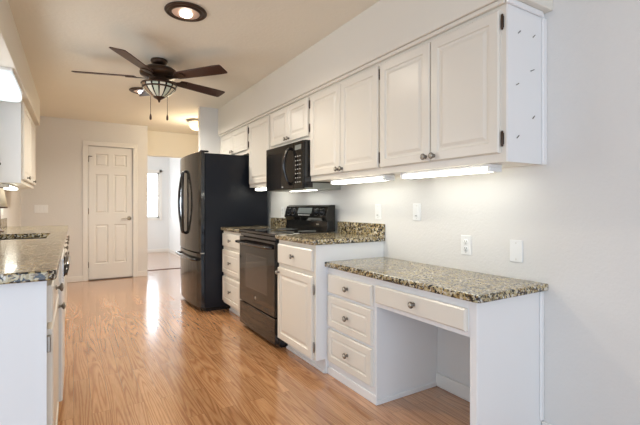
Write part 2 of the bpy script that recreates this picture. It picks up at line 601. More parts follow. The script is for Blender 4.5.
# pantry door
mb = MB()
for x0, x1 in ((.118, .19), (.812, .884)):
    mb.box(x0, x1, FY - .018, FY, 0, 2.13, bev=.004)
mb.box(.118, .884, FY - .020, FY, 2.06, 2.13, bev=.004)
struct(mb.build('trim_door_casing', 'trim'))
Fm = lambda a, z, d: (a, FY + .020 - d, z)
mb = MB()
st, mu = .085, .075
cxm = (DX0 + DX1) / 2
zs = [(.25, .85), (1.03, 1.63), (1.755, 1.945)]
D0 = FY + .010     # door face
mb.box(DX0, DX0 + st, D0, D0 + .035, .018, DZ)
mb.box(DX1 - st, DX1, D0, D0 + .035, .018, DZ)
mb.box(cxm - mu / 2, cxm + mu / 2, D0 + .0002, D0 + .034, .02, DZ - .002)
for z0, z1 in ((.018, zs[0][0]), (zs[0][1], zs[1][0]), (zs[1][1], zs[2][0]), (zs[2][1], DZ)):
    mb.box(DX0 + .01, DX1 - .01, D0 + .0001, D0 + .034, z0, z1)
for z0, z1 in zs:
    for a0, a1 in ((DX0 + st, cxm - mu / 2), (cxm + mu / 2, DX1 - st)):
        mb.rings([(0, -.03), (0, -.002), (.010, -.012), (.016, -.012), (.036, -.003)], a0, a1, z0, z1, lambda a, z, d: (a, D0 - d, z))
door = struct(mb.build('door_1', 'trim'))
kz, kx = .945, .758
k = MB().lathe([(.0, 0), (.032, 0), (.030, .008), (.012, .012), (.011, .045), (0, .047)], (kx, D0, kz), '-Y', 20)
k.tube([(kx, D0 - .042, kz), (kx - .04, D0 - .044, kz + .004), (kx - .08, D0 - .042, kz - .002), (kx - .115, D0 - .038, kz - .010)], [.010, .009, .008, .006])
k.build('door_handle', 'nickel', door)
MB().box(.803, .8115, D0 - .003, D0 + .01, kz - .03, kz + .03).build('strike_plate', 'nickel', door)
for z in (1.86, 1.06, .24):
    h = MB().lathe([(0, -.045), (.007, -.045), (.007, .045), (0, .045)], (DX0 - .003, D0 - .006, z), 'Z', 10)
    if z > 1.8:
        h.tube([(DX0 - .003, D0 - .008, z + .04), (DX0 + .05, D0 - .012, z + .04)], .005)
    h.build('hinge', 'bronze', door)


# ------------------------------------------------------------------ cabinet parts
def fmap(xf, o):
    return lambda a, z, d: (xf + o * d, a, z)


RAISED = [(0, 0), (0, .015), (.005, .020), (.050, .020), (.054, .0135), (.060, .0125), (.066, .0125), (.084, .0185)]
SLAB = [(0, 0), (0, .014), (.007, .020)]


def raised_small(h):
    f = .042
    return [(0, 0), (0, .015), (.005, .020), (f, .020), (f + .003, .014), (f + .008, .013), (f + .020, .0185)]


def front(parent, kind, y0, y1, z0, z1, xf, o, name='door', prof=None):
    p = prof or {'raised': RAISED, 'slab': SLAB, 'small': raised_small(z1 - z0)}[kind]
    return MB().rings(p, y0, y1, z0, z1, fmap(xf, o)).build(name, 'cream', parent)


def knob(parent, y, z, xf, o):
    ax = 'X' if o > 0 else '-X'
    k = MB().lathe([(0, 0), (.0105, 0), (.0095, .003), (.006, .006), (.006, .013), (.012, .017), (.0172, .020), (.0178, .023), (.0155, .0265)], (xf, y, z), ax, 18).build('knob', 'pewter_dark', parent)
    MB().lathe([(0, .0255), (.0115, .0262), (.0105, .0285), (.004, .0295), (.003, .031), (0, .0315)], (xf, y, z), ax, 14).build('knob_face', 'nickel', k, 'bright raised centre of the knob')
    return k


def hinge(parent, y, z, xf, o, h=.032, mat='bronze'):
    MB().lathe([(0, -h), (.003, -h - .004), (.0055, -h + .002), (.0055, h - .002), (.003, h + .004), (0, h)], (xf + o * .006, y, z), 'Z', 10).box(
        xf - .001 * o if o > 0 else xf - .002, xf + .002 if o > 0 else xf + .001, y - .0055, y + .0055, z - h * .8, z + h * .8).build('hinge', mat, parent)


# ------------------------------------------------------------------ right upper cabinets
UF, UD = 1.682, 1.662   # carcass front, door outer face
UB, UT = 1.345, SZ - .001


def upper(name, label, y0, y1, zb, doors, knobs, hinges, end_panel=False):
    t = thing(name, label, 'cabinet', (UF, (y0 + y1) / 2, zb))
    # hollow carcass: sides, top, bottom and back, closed in front by a face frame
    ya, lo, hi = (y0 + .004 if end_panel else y0), min(d[2] for d in doors), max(d[3] for d in doors)
    b = MB()
    b.box(UF, R - .001, ya, doors[0][0] + .014, zb, UT).box(UF, R - .001, doors[-1][1] - .014, y1, zb, UT)
    b.box(UF, R - .001, doors[0][0] + .014, doors[-1][1] - .014, zb, lo + .014).box(UF, R - .001, doors[0][0] + .014, doors[-1][1] - .014, hi - .014, UT)
    b.box(R - .014, R - .002, doors[0][0] + .014, doors[-1][1] - .014, lo + .014, hi - .014)
    b.build('body', 'cream', t)
    MB().box(UF - .020, UF - .0005, y0, y1, 2.062, UT, bev=.003).build('crown_strip', 'cream', t)
    for (a0, a1, z0, z1) in doors:
        d = front(t, 'raised', a0, a1, z0, z1, UF - .0005, -1)
    for (y, z) in knobs:
        best = min(doors, key=lambda q: abs((q[0] + q[1]) / 2 - y))
        knob(DOORS(t)[doors.index(best)], y, z, UD - .001, -1)
    for (y, z) in hinges:
        best = min(doors, key=lambda q: abs((q[0] + q[1]) / 2 - y))
        hinge(DOORS(t)[doors.index(best)], y, z, UF, -1)
    return t


def DOORS(t):
    return [o for o in bpy.data.objects if o.parent == t and o.name.split('.')[0] in ('door', 'drawer')]


UP = 'upper cabinets along the right wall'
c1 = upper('upper_cabinet', 'double-door cream wall cabinet above the desk, with exposed white end panel', 1.130, 2.011, UB,
           [(1.160, 1.574, 1.385, 2.040), (1.581, 2.003, 1.385, 2.040)], [(1.548, 1.412), (1.608, 1.412)],
           [(1.150, 1.45), (1.150, 1.985), (2.0045, 1.45), (2.0045, 1.985)], True)
c1['group'] = UP
ep = MB().box(UF - .001, R - .001, 1.126, 1.1335, UB - .001, UT)
ep.build('end_panel', 'panel', c1, 'smooth white end panel')
MB().box(R - .032, R - .001, 1.113, 1.1258, UB - .002, 2.055, bev=.003).build('wall_strip', 'panel', c1)
MB().box(UF - .018, R - .032, 1.112, 1.1258, 2.058, UT, bev=.004).build('end_crown_strip', 'panel', c1)
for (x, z, a) in ((1.768, 1.949, 40), (1.885, 1.955, 40), (1.872, 1.789, 22), (1.754, 1.705, 28), (1.882, 1.566, 42), (1.757, 1.462, 38)):
    MB().obox((x, 1.1245, z), (.022 if a > 25 else .030, .0035, .0035), Matrix.Rotation(-radians(a), 3, 'Y')).build('staple', 'pewter_dark', c1)
c2 = upper('upper_cabinet', 'double-door cream wall cabinet next to the microwave, over the base cabinet end', 2.013, 2.905, UB,
           [(2.022, 2.447, 1.385, 2.040), (2.453, 2.889, 1.385, 2.040)], [(2.422, 1.412), (2.478, 1.412)],
           [(2.0205, 1.45), (2.0205, 1.985), (2.897, 1.45), (2.897, 1.985)])
c2['group'] = UP
c3 = upper('upper_cabinet', 'short double-door cream cabinet directly over the microwave', 2.907, 3.695, 1.690,
           [(2.930, 3.296, 1.725, 2.050), (3.300, 3.672, 1.725, 2.050)], [(3.272, 1.752), (3.326, 1.752)],
           [(2.920, 1.79), (2.920, 1.985)])
c3['group'] = UP
c4 = upper('upper_cabinet', 'tall single-door cream wall cabinet between microwave and fridge', 3.697, 4.272, UB,
           [(3.722, 4.246, 1.380, 2.045)], [], [(4.254, 1.45), (4.254, 1.985)])
c4['group'] = UP
c5 = upper('upper_cabinet', 'short double-door white cabinet above the black refrigerator', 4.274, 5.332, 1.735,
           [(4.306, 4.802, 1.775, 2.045), (4.808, 5.250, 1.775, 2.045)], [(4.775, 1.803), (4.835, 1.803)],
           [(4.297, 1.83), (4.297, 1.985)])
c5['group'] = UP

# ------------------------------------------------------------------ right base cabinets
BF = 1.392    # carcass front; doors reach 20 mm further
B1 = 1.372
b1 = thing('base_cabinet', 'white base cabinet with one drawer and one door, between range and desk', 'cabinet', (BF, 2.6, 0))
MB().box(BF, R - .001, 2.341, 2.912, .10, .878, bev=.001).build('body', 'cream', b1)
MB().box(1.468, R - .02, 2.345, 2.910, 0, .10).build('toe_kick', 'panel', b1)
MB().prism([(BF - .0005, .10), (1.466, .10), (1.466, .0), (R - .001, 0), (R - .001, .878), (BF - .0005, .878)], 2.336, 2.3408, 'Y').build('end_panel', 'panel', b1, 'plain bright white end panel')
MB().box(1.452, 1.4675, 2.338, 2.908, 0, .022, bev=.005).build('shoe_molding', 'panel', b1)
dr = front(b1, 'slab', 2.366, 2.900, .695, .845, BF - .0005, -1, 'drawer')
knob(dr, 2.632, .772, B1 - .001, -1)
do = front(b1, 'raised', 2.366, 2.900, .105, .662, BF - .0005, -1, 'door')
knob(do, 2.868, .625, B1 - .001, -1)
hinge(do, 2.357, .575, BF, -1, mat='pewter')
hinge(do, 2.357, .185, BF, -1, mat='pewter')

b2 = thing('base_cabinet', 'narrow white three-drawer base cabinet between refrigerator and range', 'cabinet', (BF, 4.0, 0))
MB().box(BF, R - .001, 3.742, 4.300, .10, .878, bev=.001).build('body', 'cream', b2)
MB().box(1.468, R - .02, 3.744, 4.298, 0, .10).build('toe_kick', 'panel', b2)
MB().box(1.452, 1.4675, 3.744, 4.298, 0, .022, bev=.005).build('shoe_molding', 'panel', b2)
for z0, z1, kd in ((.715, .850, 'slab'), (.430, .675, 'small'), (.125, .390, 'small')):
    d = front(b2, kd, 3.765, 4.285, z0, z1, BF - .0005, -1, 'drawer')
    knob(d, 4.022, (z0 + z1) / 2, B1 - .001, -1)

# desk
DF = 1.484
pd = thing('drawer_pedestal', 'white pedestal of three drawers under the far end of the desk counter', 'cabinet', (DF, 2.07, 0))
MB().box(DF, R - .001, 1.815, 2.334, .0, .727, bev=.001).build('body', 'panel', pd)
MB().box(DF - .008, DF - .0005, 1.806, 2.330, 0, .055, bev=.003).box(DF - .001, R - .015, 1.806, 1.8148, 0, .030, bev=.003).build('base_molding', 'panel', pd)
for z0, z1, kd in ((.560, .682, 'slab'), (.333, .540, 'small'), (.098, .313, 'small')):
    d = front(pd, kd, 1.842, 2.312, z0, z1, DF - .0005, -1, 'drawer')
    knob(d, 2.078, (z0 + z1) / 2, DF - .021, -1)
ds = thing('desk', 'white end panel and pencil drawer rail of the built-in desk kneehole', 'desk', (DF, 1.157, 0))
MB().box(DF, R - .001, 1.138, 1.176, 0, .727, bev=.002).build('end_panel', 'panel', ds)
MB().box(R - .030, R - .0015, 1.126, 1.1378, .09, .725, bev=.004).build('corner_molding', 'panel', ds)
MB().box(DF + .001, DF + .02, 1.1765, 1.8145, .565, .727).build('apron', 'panel', ds)
d = front(ds, 'slab', 1.186, 1.808, .590, .690, DF, -1, 'drawer')
knob(d, 1.497, .645, DF - .0205, -1)


def counter_outline(x0, x1, y0, y1, r0, r1=0):
    """front edge at x0; r0 rounds the (x0,y0) corner, r1 the (x0,y1) corner"""
    pts = []
    if r0:
        pts += [(x0 + r0 - r0 * cos(a), y0 + r0 - r0 * sin(a)) for a in [i * pi / 16 for i in range(9)]]
    else:
        pts += [(x0, y0)]
    pts += [(x1, y0), (x1, y1)]
    if r1:
        pts += [(x0 + r1 - r1 * sin(a), y1 - r1 + r1 * cos(a)) for a in [i * pi / 16 for i in range(9)]]
    else:
        pts += [(x0, y1)]
    return pts


o = MB().prism(counter_outline(1.458, R - .001, 1.108, 2.335, .028), .728, .763, 'Z', bev=.006).build('desk_counter', 'granite', loc=(1.458, 1.7, .728))
tag(o, 'speckled granite counter of the low built-in desk', 'countertop')
ct = thing('granite_counter', 'granite counter section with backsplash right of the range, over the white end panel', 'countertop', (1.362, 2.6, .879))
MB().prism(counter_outline(1.362, R - .001, 2.318, 2.918, .02), .879, .914, 'Z', bev=.006).build('slab', 'granite', ct)
MB().box(R - .022, R - .001, 2.318, 2.925, .9145, 1.008, bev=.002).build('backsplash', 'granite', ct)
ct = thing('granite_counter', 'granite counter section with backsplash between refrigerator and range', 'countertop', (1.362, 4.0, .879))
MB().prism(counter_outline(1.362, R - .001, 3.738, 4.325, 0, .02), .879, .914, 'Z', bev=.006).build('slab', 'granite', ct)
MB().box(R - .022, R - .001, 3.730, 4.325, .9145, 1.008, bev=.002).build('backsplash', 'granite', ct)

# ------------------------------------------------------------------ range
rg = thing('range', 'black freestanding electric range with glass oven door, between granite counters', 'stove', (1.37, 3.328, 0))
RY0, RY1, RX = 2.928, 3.728, 1.372
MB().box(RX + .03, R - .03, RY0, RY1, .02, .895, bev=.002).build('body', 'black_gloss', rg)
MB().box(RX + .06, R - .10, RY0 + .02, RY1 - .02, 0, .02).build('foot_rail', 'black_plastic', rg)
MB().box(RX - .012, R - .08, RY0 - .001, RY1 + .001, .895, .918, bev=.006, seg=2).build('cooktop', 'oven_glass', rg)
for (x, y, r) in ((1.53, 3.13, .10), (1.53, 3.52, .085), (1.77, 3.13, .08), (1.77, 3.52, .10)):
    MB().lathe([(r - .004, 0), (r, 0), (r, .0008), (r - .004, .0008), (r - .004, 0)], (x, y, .9181), 'Z', 36).build('burner_ring', 'mark', rg)
MB().box(RX, RX + .03, RY0 + .004, RY1 - .004, .862, .893, bev=.003).build('vent_strip', 'black_gloss', rg)
dr = MB().box(RX - .010, RX + .029, RY0 + .004, RY1 - .004, .250, .856, bev=.004).build('door', 'oven_glass', rg)
MB().rings([(0, 0), (0, .0008), (.006, .0008), (.007, .0004)], RY0 + .15, RY1 - .15, .40, .71, fmap(RX - .0101, -1)).build('window', 'oven_window', dr, 'slightly paler oven window')
hp = [(RX - .012, RY0 + .030, .806), (RX - .052, RY0 + .040, .808)] + [(RX - .058 - .012 * sin(pi * i / 8), RY0 + .055 + (RY1 - RY0 - .11) * i / 8, .808) for i in range(9)] + [(RX - .052, RY1 - .040, .808), (RX - .012, RY1 - .030, .806)]
MB().tube(hp, .014, 12).build('handle', 'black_gloss', dr)
MB().lathe([(0, 0), (.013, 0), (.013, .0015), (0, .0020)], (RX - .010, 3.328, .335), '-X', 24).build('badge', 'nickel', dr, 'small round silver badge')
MB().box(RX - .008, RX + .029, RY0 + .004, RY1 - .004, .035, .240, bev=.004).build('drawer', 'oven_glass', rg)
# backguard
bgp = [(1.848, .919), (1.940, .919), (1.940, 1.150), (1.895, 1.150), (1.868, 1.136), (1.838, 1.035), (1.862, 1.005), (1.862, .955)]
MB().prism(bgp, RY0 + .004, RY1 - .004, 'Y', bev=.003).build('backguard', 'mw_frame', rg)
ang = math.atan2(1.868 - 1.838, 1.136 - 1.035)
nrm = Vector((-cos(ang), 0, sin(ang)))


def on_panel(y, s, d=0.0):
    """a point on the sloping control face; s from 0 bottom to 1 top"""
    return Vector((1.838 + .030 * s, y, 1.035 + .101 * s)) + nrm * d


for y in (3.635, 3.545, 3.10, 3.005):
    p = on_panel(y, .5)
    k = MB()
    t = bmesh.new()
    k.lathe([(0, 0), (.030, 0), (.029, .010), (.023, .014), (.021, .032), (0, .033)], (0, 0, 0), 'Z', 20)
    k.box(-.004, .004, -.021, .021, .030, .042, bev=.001)
    q = nrm.to_track_quat('Z', 'Y').to_matrix().to_4x4()
    k.bm.transform(Matrix.Translation(p) @ q)
    k.build('knob', 'black_plastic', rg)
    k = MB().lathe([(.034, 0), (.0365, 0), (.0365, .0008), (.034, .0008), (.034, 0)], (0, 0, 0), 'Z', 28)
    k.bm.transform(Matrix.Translation(p + nrm * .0004) @ q)
    k.build('dial_mark', 'dim_mark', rg)
rot = Matrix.Rotation(ang, 3, 'Y')
MB().obox(on_panel(3.325, .62, .001), (.003, .26, .055), rot).build('control_display', 'display', rg)
for i in range(8):
    MB().obox(on_panel(3.225 + i * .028, .22, .001), (.002, .016, .010), rot).build('touch_button', 'mark', rg)
MB().obox(Vector((1.8615, 3.10, .978)), (.002, .045, .012), Matrix.Identity(3)).build('badge', 'nickel', rg)

# ------------------------------------------------------------------ microwave
mw = thing('microwave', 'black over-the-range microwave with bow handle, below the short cabinet', 'microwave', (1.6, 3.28, 1.28))
MX, MY0, MY1, MZ0, MZ1 = 1.604, 2.909, 3.645, 1.283, 1.688
MB().box(MX + .022, R - .001, MY0, MY1, MZ0 + .012, MZ1, bev=.003).build('body', 'black_gloss', mw)
MB().box(MX + .03, R - .005, MY0 - .0005, MY1, MZ0, MZ0 + .0118).build('underside', 'grey_metal', mw, 'grey vented underside')
MB().box(1.78, 1.84, MY0 + .16, MY1 - .16, MZ0 - .004, MZ0 - .0003, bev=.001).build('task_light', 'tube', mw, 'lit lamp lens underneath')
MB().box(1.70, R - .002, MY0 - .004, MY0 - .0006, MZ0, MZ0 + .052).build('lit_side_strip', 'grey_metal', mw)  # under-cabinet light on the black side, put into a paler grey strip
md = MB().box(MX, MX + .0215, MY0 + .160, MY1, MZ0 + .004, MZ1 - .004, bev=.004).build('door', 'mw_frame', mw)
MB().box(MX - .0012, MX - .0002, MY0 + .403, MY1 - .006, MZ0 + .010, MZ0 + .335, bev=.0003).build('window', 'mw_black', md)  # black window area, sized to a dark reflection on the door
hy = MY0 + .215
MB().tube([(MX - .001, hy, MZ0 + .045), (MX - .030, hy, MZ0 + .060)] + [(MX - .036 - .030 * sin(pi * i / 10), hy, MZ0 + .075 + .255 * i / 10) for i in range(11)] + [(MX - .030, hy, MZ1 - .065), (MX - .001, hy, MZ1 - .050)], .012, 12).build('handle', 'black_gloss', md)
MB().box(MX - .0012, MX - .0002, MY1 - .375, MY1 - .345, MZ0 + .022, MZ0 + .032).build('badge', 'mark', md)
cp = MB().box(MX, MX + .0215, MY0, MY0 + .157, MZ0 + .004, MZ1 - .004, bev=.004).build('control_panel', 'mw_frame', mw)
MB().box(MX - .0012, MX - .0002, MY0 + .025, MY0 + .135, MZ1 - .075, MZ1 - .035).build('display', 'display', cp)
for i in range(7):
    for j in range(3):
        y, z = MY0 + .035 + j * .038, MZ0 + .055 + i * .036
        MB().box(MX - .0012, MX - .0002, y + .003, y + .018, z, z + .008).build('button', 'mark', cp)

# ------------------------------------------------------------------ refrigerator
fr = thing('refrigerator', 'tall black french-door refrigerator with bottom freezer drawer', 'refrigerator', (1.15, 4.81, 0))
FY0, FY1, FX, FZ = 4.345, 5.325, 1.150, 1.722
MB().box(FX + .052, 1.93, FY0 + .002, FY1 - .002, .045, FZ - .012, bev=.004).build('body', 'black_side', fr, 'dark blue-black textured side')
MB().box(FX + .07, 1.90, FY0 + .03, FY1 - .03, 0, .045).build('base_grille', 'black_plastic', fr)


def fridge_door(y0, y1, z0, z1, whole=(FY0, FY1)):
    """gently bowed front"""
    pts = [(y1 - .000, FX + .048), (y0 + .000, FX + .048)]
    n = 10
    w = whole[1] - whole[0]
    for i in range(n + 1):
        y = y0 + (y1 - y0) * i / n
        t = (y - whole[0]) / w * 2 - 1
        e = 0.0
        x = FX + .004 - .040 * (1 - t * t) + (.010 if (abs(t) > .985) else 0)
        pts.append((y, x))
    return MB().prism([(x, y) for y, x in pts], z0, z1, 'Z', bev=.003)


cyf = (FY0 + FY1) / 2
d1 = fridge_door(cyf + .002, FY1, .640, FZ).build('door', 'slate', fr)
d2 = fridge_door(FY0, cyf - .002, .640, FZ).build('door', 'slate', fr)
for dd, y in ((d1, cyf + .045), (d2, cyf - .045)):
    s = 1 if y > cyf else -1
    pp = [(FX - .034, y - s * .018, 1.545), (FX - .066, y - s * .016, 1.53)] + [(FX - .073 - .020 * sin(pi * i / 12), y - s * .016 + s * .058 * sin(pi * i / 12), 1.51 - .65 * i / 12) for i in range(13)] + [(FX - .066, y - s * .016, .84), (FX - .034, y - s * .018, .825)]
    MB().tube(pp, .014, 12).build('handle', 'black_gloss', dd)
fz = fridge_door(FY0, FY1, .052, .628).build('drawer', 'slate', fr)
pp = [(FX - .012, FY0 + .07, .560), (FX - .045, FY0 + .085, .562)] + [(FX - .056 - .016 * sin(pi * i / 10), FY0 + .10 + (FY1 - FY0 - .20) * i / 10, .563) for i in range(11)] + [(FX - .045, FY1 - .085, .562), (FX - .012, FY1 - .07, .560)]
MB().tube(pp, .015, 12).build('handle', 'black_gloss', fz)
for nm, z0, z1, par in (('door_edge_reflection', .645, FZ - .005, d2), ('drawer_edge_reflection', .057, .623, fz)):  # dark reflection on the door sides, put in as black strips
    MB().box(FX + .012, FX + .046, FY0 - .0015, FY0 + .002, z0, z1).build(nm, 'black_gloss', par, 'black strip on the door side, painting its dark reflection')
MB().box(FX + .01, FX + .10, FY0 + .02, FY0 + .08, FZ + .0005, FZ + .018, bev=.005).build('hinge_cover', 'black_plastic', fr)
MB().box(FX + .01, FX + .10, FY1 - .08, FY1 - .02, FZ + .0005, FZ + .018, bev=.005).build('hinge_cover', 'black_plastic', fr)
MB().box(FX + .01, FX + .046, FY0 - .004, FY0 + .03, .6285, .6395).build('door_hinge', 'nickel', fr)

# ------------------------------------------------------------------ left run
LF, LD = -.085, -.065


def left_base(label, y0, y1, spec, sink=False):
    t = thing('base_cabinet', label, 'cabinet', (LF, (y0 + y1) / 2, 0))
    b = MB()
    if sink:
        b.box(XL + .001, LF, y0, y1, .09, .66).box(LF - .018, LF, y0, y1, .66, .877).box(XL + .001, LF - .018, y0, y0 + .018, .66, .877).box(XL + .001, LF - .018, y1 - .018, y1, .66, .877)
    else:
        b.box(XL + .001, LF, y0, y1, .09, .877, bev=.001)
    b.build('body', 'cream', t)
    MB().box(XL + .02, LF - .012, y0 + .002, y1 - .002, 0, .09).build('toe_kick', 'panel', t)
    for nm, a0, a1, z0, z1, ky, kz_ in spec:
        d = front(t, 'slab' if nm == 'drawer' else 'raised', a0, a1, z0, z1, LF + .0005, 1, nm)
        knob(d, ky, kz_, LD + .0, 1)
    return t


lb = left_base('white base cabinet at the near left corner under the granite end', 1.754, 2.500,
               [('drawer', 1.785, 2.485, .715, .850, 2.05, .795), ('door', 1.785, 2.485, .105, .690, 2.43, .635)])
MB().box(XL + .001, LF, 1.746, 1.7535, 0, .877).build('end_panel', 'panel', lb, 'flat bluish white end panel facing the room')
MB().box(LF - .018, LF + .003, 1.7425, 1.7458, 0, .877).build('corner_strip', 'panel', lb)
for z in (.640, .17):
    MB().box(LF + .002, LF + .014, 1.765, 1.783, z - .03, z + .03, bev=.002).build('hinge', 'pewter', lb)
dw = thing('dishwasher', 'dishwasher with black and chrome bow handle in the left run', 'dishwasher', (LF, 2.8, 0))
MB().box(XL + .01, LF + .004, 2.505, 3.105, .10, .872).build('body', 'black_plastic', dw)
ddr = MB().box(LF + .0045, LF + .036, 2.508, 3.102, .12, .868, bev=.005).build('door', 'white_plastic', dw)
hp = [(LF + .034, 2.56, .775), (LF + .046, 2.57, .785)] + [(LF + .050 + .006 * sin(pi * i / 8), 2.58 + .45 * i / 8, .80 + .040 * sin(pi * i / 8)) for i in range(9)] + [(LF + .046, 3.04, .785), (LF + .034, 3.05, .775)]
MB().tube(hp, .014, 12).build('handle', 'black_gloss', ddr)
MB().box(LF + .0362, LF + .040, 2.512, 3.098, .740, .866, bev=.001).build('control_strip', 'chrome', ddr)
MB().box(XL + .03, LF - .01, 2.508, 3.102, 0, .10).build('toe_kick', 'black_plastic', dw)
left_base('white sink base cabinet with two doors beyond the dishwasher', 3.110, 4.195,
          [('drawer', 3.13, 3.645, .715, .850, 3.39, .80), ('drawer', 3.66, 4.18, .715, .850, 3.92, .80),
           ('door', 3.13, 3.645, .105, .690, 3.60, .635), ('door', 3.66, 4.18, .105, .690, 3.70, .635)], True)
left_base('last white base cabinet on the left side, toward the pantry', 4.200, 5.520,
          [('drawer', 4.22, 4.64, .715, .850, 4.43, .80), ('drawer', 4.655, 5.07, .715, .850, 4.86, .80), ('drawer', 5.085, 5.50, .715, .850, 5.29, .80),
           ('door', 4.22, 4.64, .105, .690, 4.60, .635), ('door', 4.655, 5.07, .105, .690, 5.03, .635), ('door', 5.085, 5.50, .105, .690, 5.13, .635)])
# counter with the sink cut-out
lc = thing('granite_counter', 'granite counter on the left with an undermount sink cut out of it', 'countertop', (-.35, 3.6, .878))
SX0, SX1, SY0, SY1 = -.56, -.165, 3.42, 4.08
x0, x1 = XL + .001, -.052
mb = MB()
r = .03
out = [(x0, 1.706), (x1 - r, 1.706)] + [(x1 - r + r * sin(a), 1.706 + r - r * cos(a)) for a in [i * pi / 16 for i in range(1, 8)]] + [(x1, 1.706 + r), (x1, SY0), (x0, SY0)]
mb.prism(out, .879, .915, 'Z', bev=.006)
mb.box(x0, SX0, SY0, SY1, .879, .9149).box(SX1, x1, SY0, SY1, .879, .9149)
mb.box(x0, x1, SY1, 5.56, .879, .915)
mb.build('slab', 'granite', lc)
MB().box(XL + .001, XL + .020, 1.706, 5.56, .9155, 1.010, bev=.002).build('backsplash', 'granite', lc)
sk = MB()
sk.box(SX0 - .015, SX0 - .001, SY0 - .015, SY1 + .015, .68, .8785).box(SX1 + .001, SX1 + .015, SY0 - .015, SY1 + .015, .68, .8785)
sk.box(SX0 - .015, SX1 + .015, SY0 - .015, SY0 - .001, .68, .8785).box(SX0 - .015, SX1 + .015, SY1 + .001, SY1 + .015, .68, .8785)
sk.box(SX0 - .015, SX1 + .015, SY0 - .015, SY1 + .015, .665, .68)
st_ = thing('sink', 'dark undermount sink sunk into the left granite counter', 'sink', (-.36, 3.75, .665))
sk.build('basin', 'composite', st_)
MB().lathe([(0, 0), (.045, 0), (.045, .004), (.03, .004), (.028, .001), (0, .001)], (-.36, 3.75, .6801), 'Z', 24).build('drain', 'chrome', st_)

# left upper cabinets
LUF = -.405
lu = thing('upper_cabinet', 'white two-door wall cabinet at the left, over the far end of the sink counter', 'cabinet', (LUF, 5.2, 1.345))
MB().box(XL + .001, LUF, 4.534, 5.90, 1.345, 2.129, bev=.001).build('body', 'cream', lu)
MB().box(XL + .001, LUF, 4.528, 4.5335, 1.350, 2.129).build('end_panel', 'panel', lu, 'pale end panel facing the sink')
e = MB().lathe([(0, 0), (.0095, 0), (.0055, .006), (.0055, .014), (.015, .020), (.0155, .024), (.012, .028), (0, .029)], (-.560, 4.5275, 1.512), '-Y', 18).build('knob', 'pewter_dark', lu)
for a0, a1, ky in ((4.560, 5.205, 4.86), (5.215, 5.870, 5.56)):
    d = front(lu, 'raised', a0, a1, 1.385, 2.085, LUF + .0005, 1)
    knob(d, ky, 1.415, LUF + .020, 1)

# ------------------------------------------------------------------ lighting fixtures
# ceiling fan
fx, fy = .65, 3.82
fan = thing('ceiling_fan', 'bronze five-blade ceiling fan with stained glass bowl', 'ceiling fan', (fx, fy, CZ))
MB().lathe([(0, -.0005), (.068, -.0005), (.072, -.012), (.066, -.030), (.045, -.045), (.030, -.052), (.030, -.085), (0, -.085)], (fx, fy, CZ), 'Z', 32).build('canopy', 'bronze', fan)
MB().lathe([(0, -.066), (.060, -.066), (.120, -.076), (.152, -.098), (.160, -.122), (.156, -.140), (.120, -.154), (.085, -.165), (.085, -.190), (.06, -.205), (0, -.205)], (fx, fy, CZ), 'Z', 40).build('motor_housing', 'bronze', fan)
for i in range(5):
    a = radians(19.5 + 72 * i)
    ca, sa = cos(a), sin(a)
    bz = CZ - .163
    pitch = Matrix.Rotation(a, 3, 'Z') @ Matrix.Rotation(radians(-13), 3, 'X')

    def bp(u, v, w):
        return Vector((fx, fy, bz)) + pitch @ Vector((u, v, w))
    # blade outline, wider at the tip, square cut
    ol = [(.195, -.045), (.24, -.055), (.60, -.066), (.672, -.064), (.680, -.05), (.680, .05), (.672, .064), (.60, .066), (.24, .055), (.195, .045)]
    t = MB().prism(ol, -.004, .004, 'Z', bev=.0015, seg=1)
    t.bm.transform(Matrix.Translation(Vector((fx, fy, bz))) @ pitch.to_4x4())
    b = t.build('blade', 'blade', fan)
    br = MB().prism([(.09, -.018), (.16, -.012), (.20, -.040), (.255, -.042), (.275, -.02), (.275, .02), (.255, .042), (.20, .040), (.16, .012), (.09, .018)], -.012, -.0045, 'Z', bev=.001, seg=1)
    br.bm.transform(Matrix.Translation(Vector((fx, fy, bz))) @ pitch.to_4x4())
    br.build('blade_arm', 'bronze', fan)
MB().lathe([(0, -.204), (.045, -.204), (.05, -.213), (.148, -.215), (.153, -.220), (.151, -.229), (.147, -.231), (0, -.229)], (fx, fy, CZ), 'Z', 40).build('light_fitter', 'bronze', fan)
bowl = MB().lathe([(.147, -.2315), (.143, -.246), (.126, -.272), (.100, -.300), (.068, -.323), (.034, -.338), (.022, -.340)], (fx, fy, CZ), 'Z', 48).build('glass_bowl', 'art_glass', fan)
MB().lathe([(.1420, -.250), (.1448, -.250), (.1375, -.262), (.134, -.262), (.1420, -.250)], (fx, fy, CZ), 'Z', 48).build('bowl_band', 'bronze', fan)
MB().lathe([(.020, -.335), (.052, -.332), (.040, -.341), (.022, -.350), (.012, -.358), (.010, -.366), (.006, -.378), (0, -.380)], (fx, fy, CZ), 'Z', 24).build('finial', 'bronze', fan)
for cx_, cy_ in ((fx - .066, fy + .03), (fx + .066, fy - .02)):
    ch = MB().tube([(cx_, cy_, CZ - .22), (cx_, cy_, 1.955)], .0022, 6).build('pull_chain', 'bronze', fan)
    MB().lathe([(0, .030), (.004, .028), (.008, .012), (.010, -.008), (.008, -.022), (0, -.026)], (cx_, cy_, 1.930), 'Z', 12).build('pull', 'blade', ch)


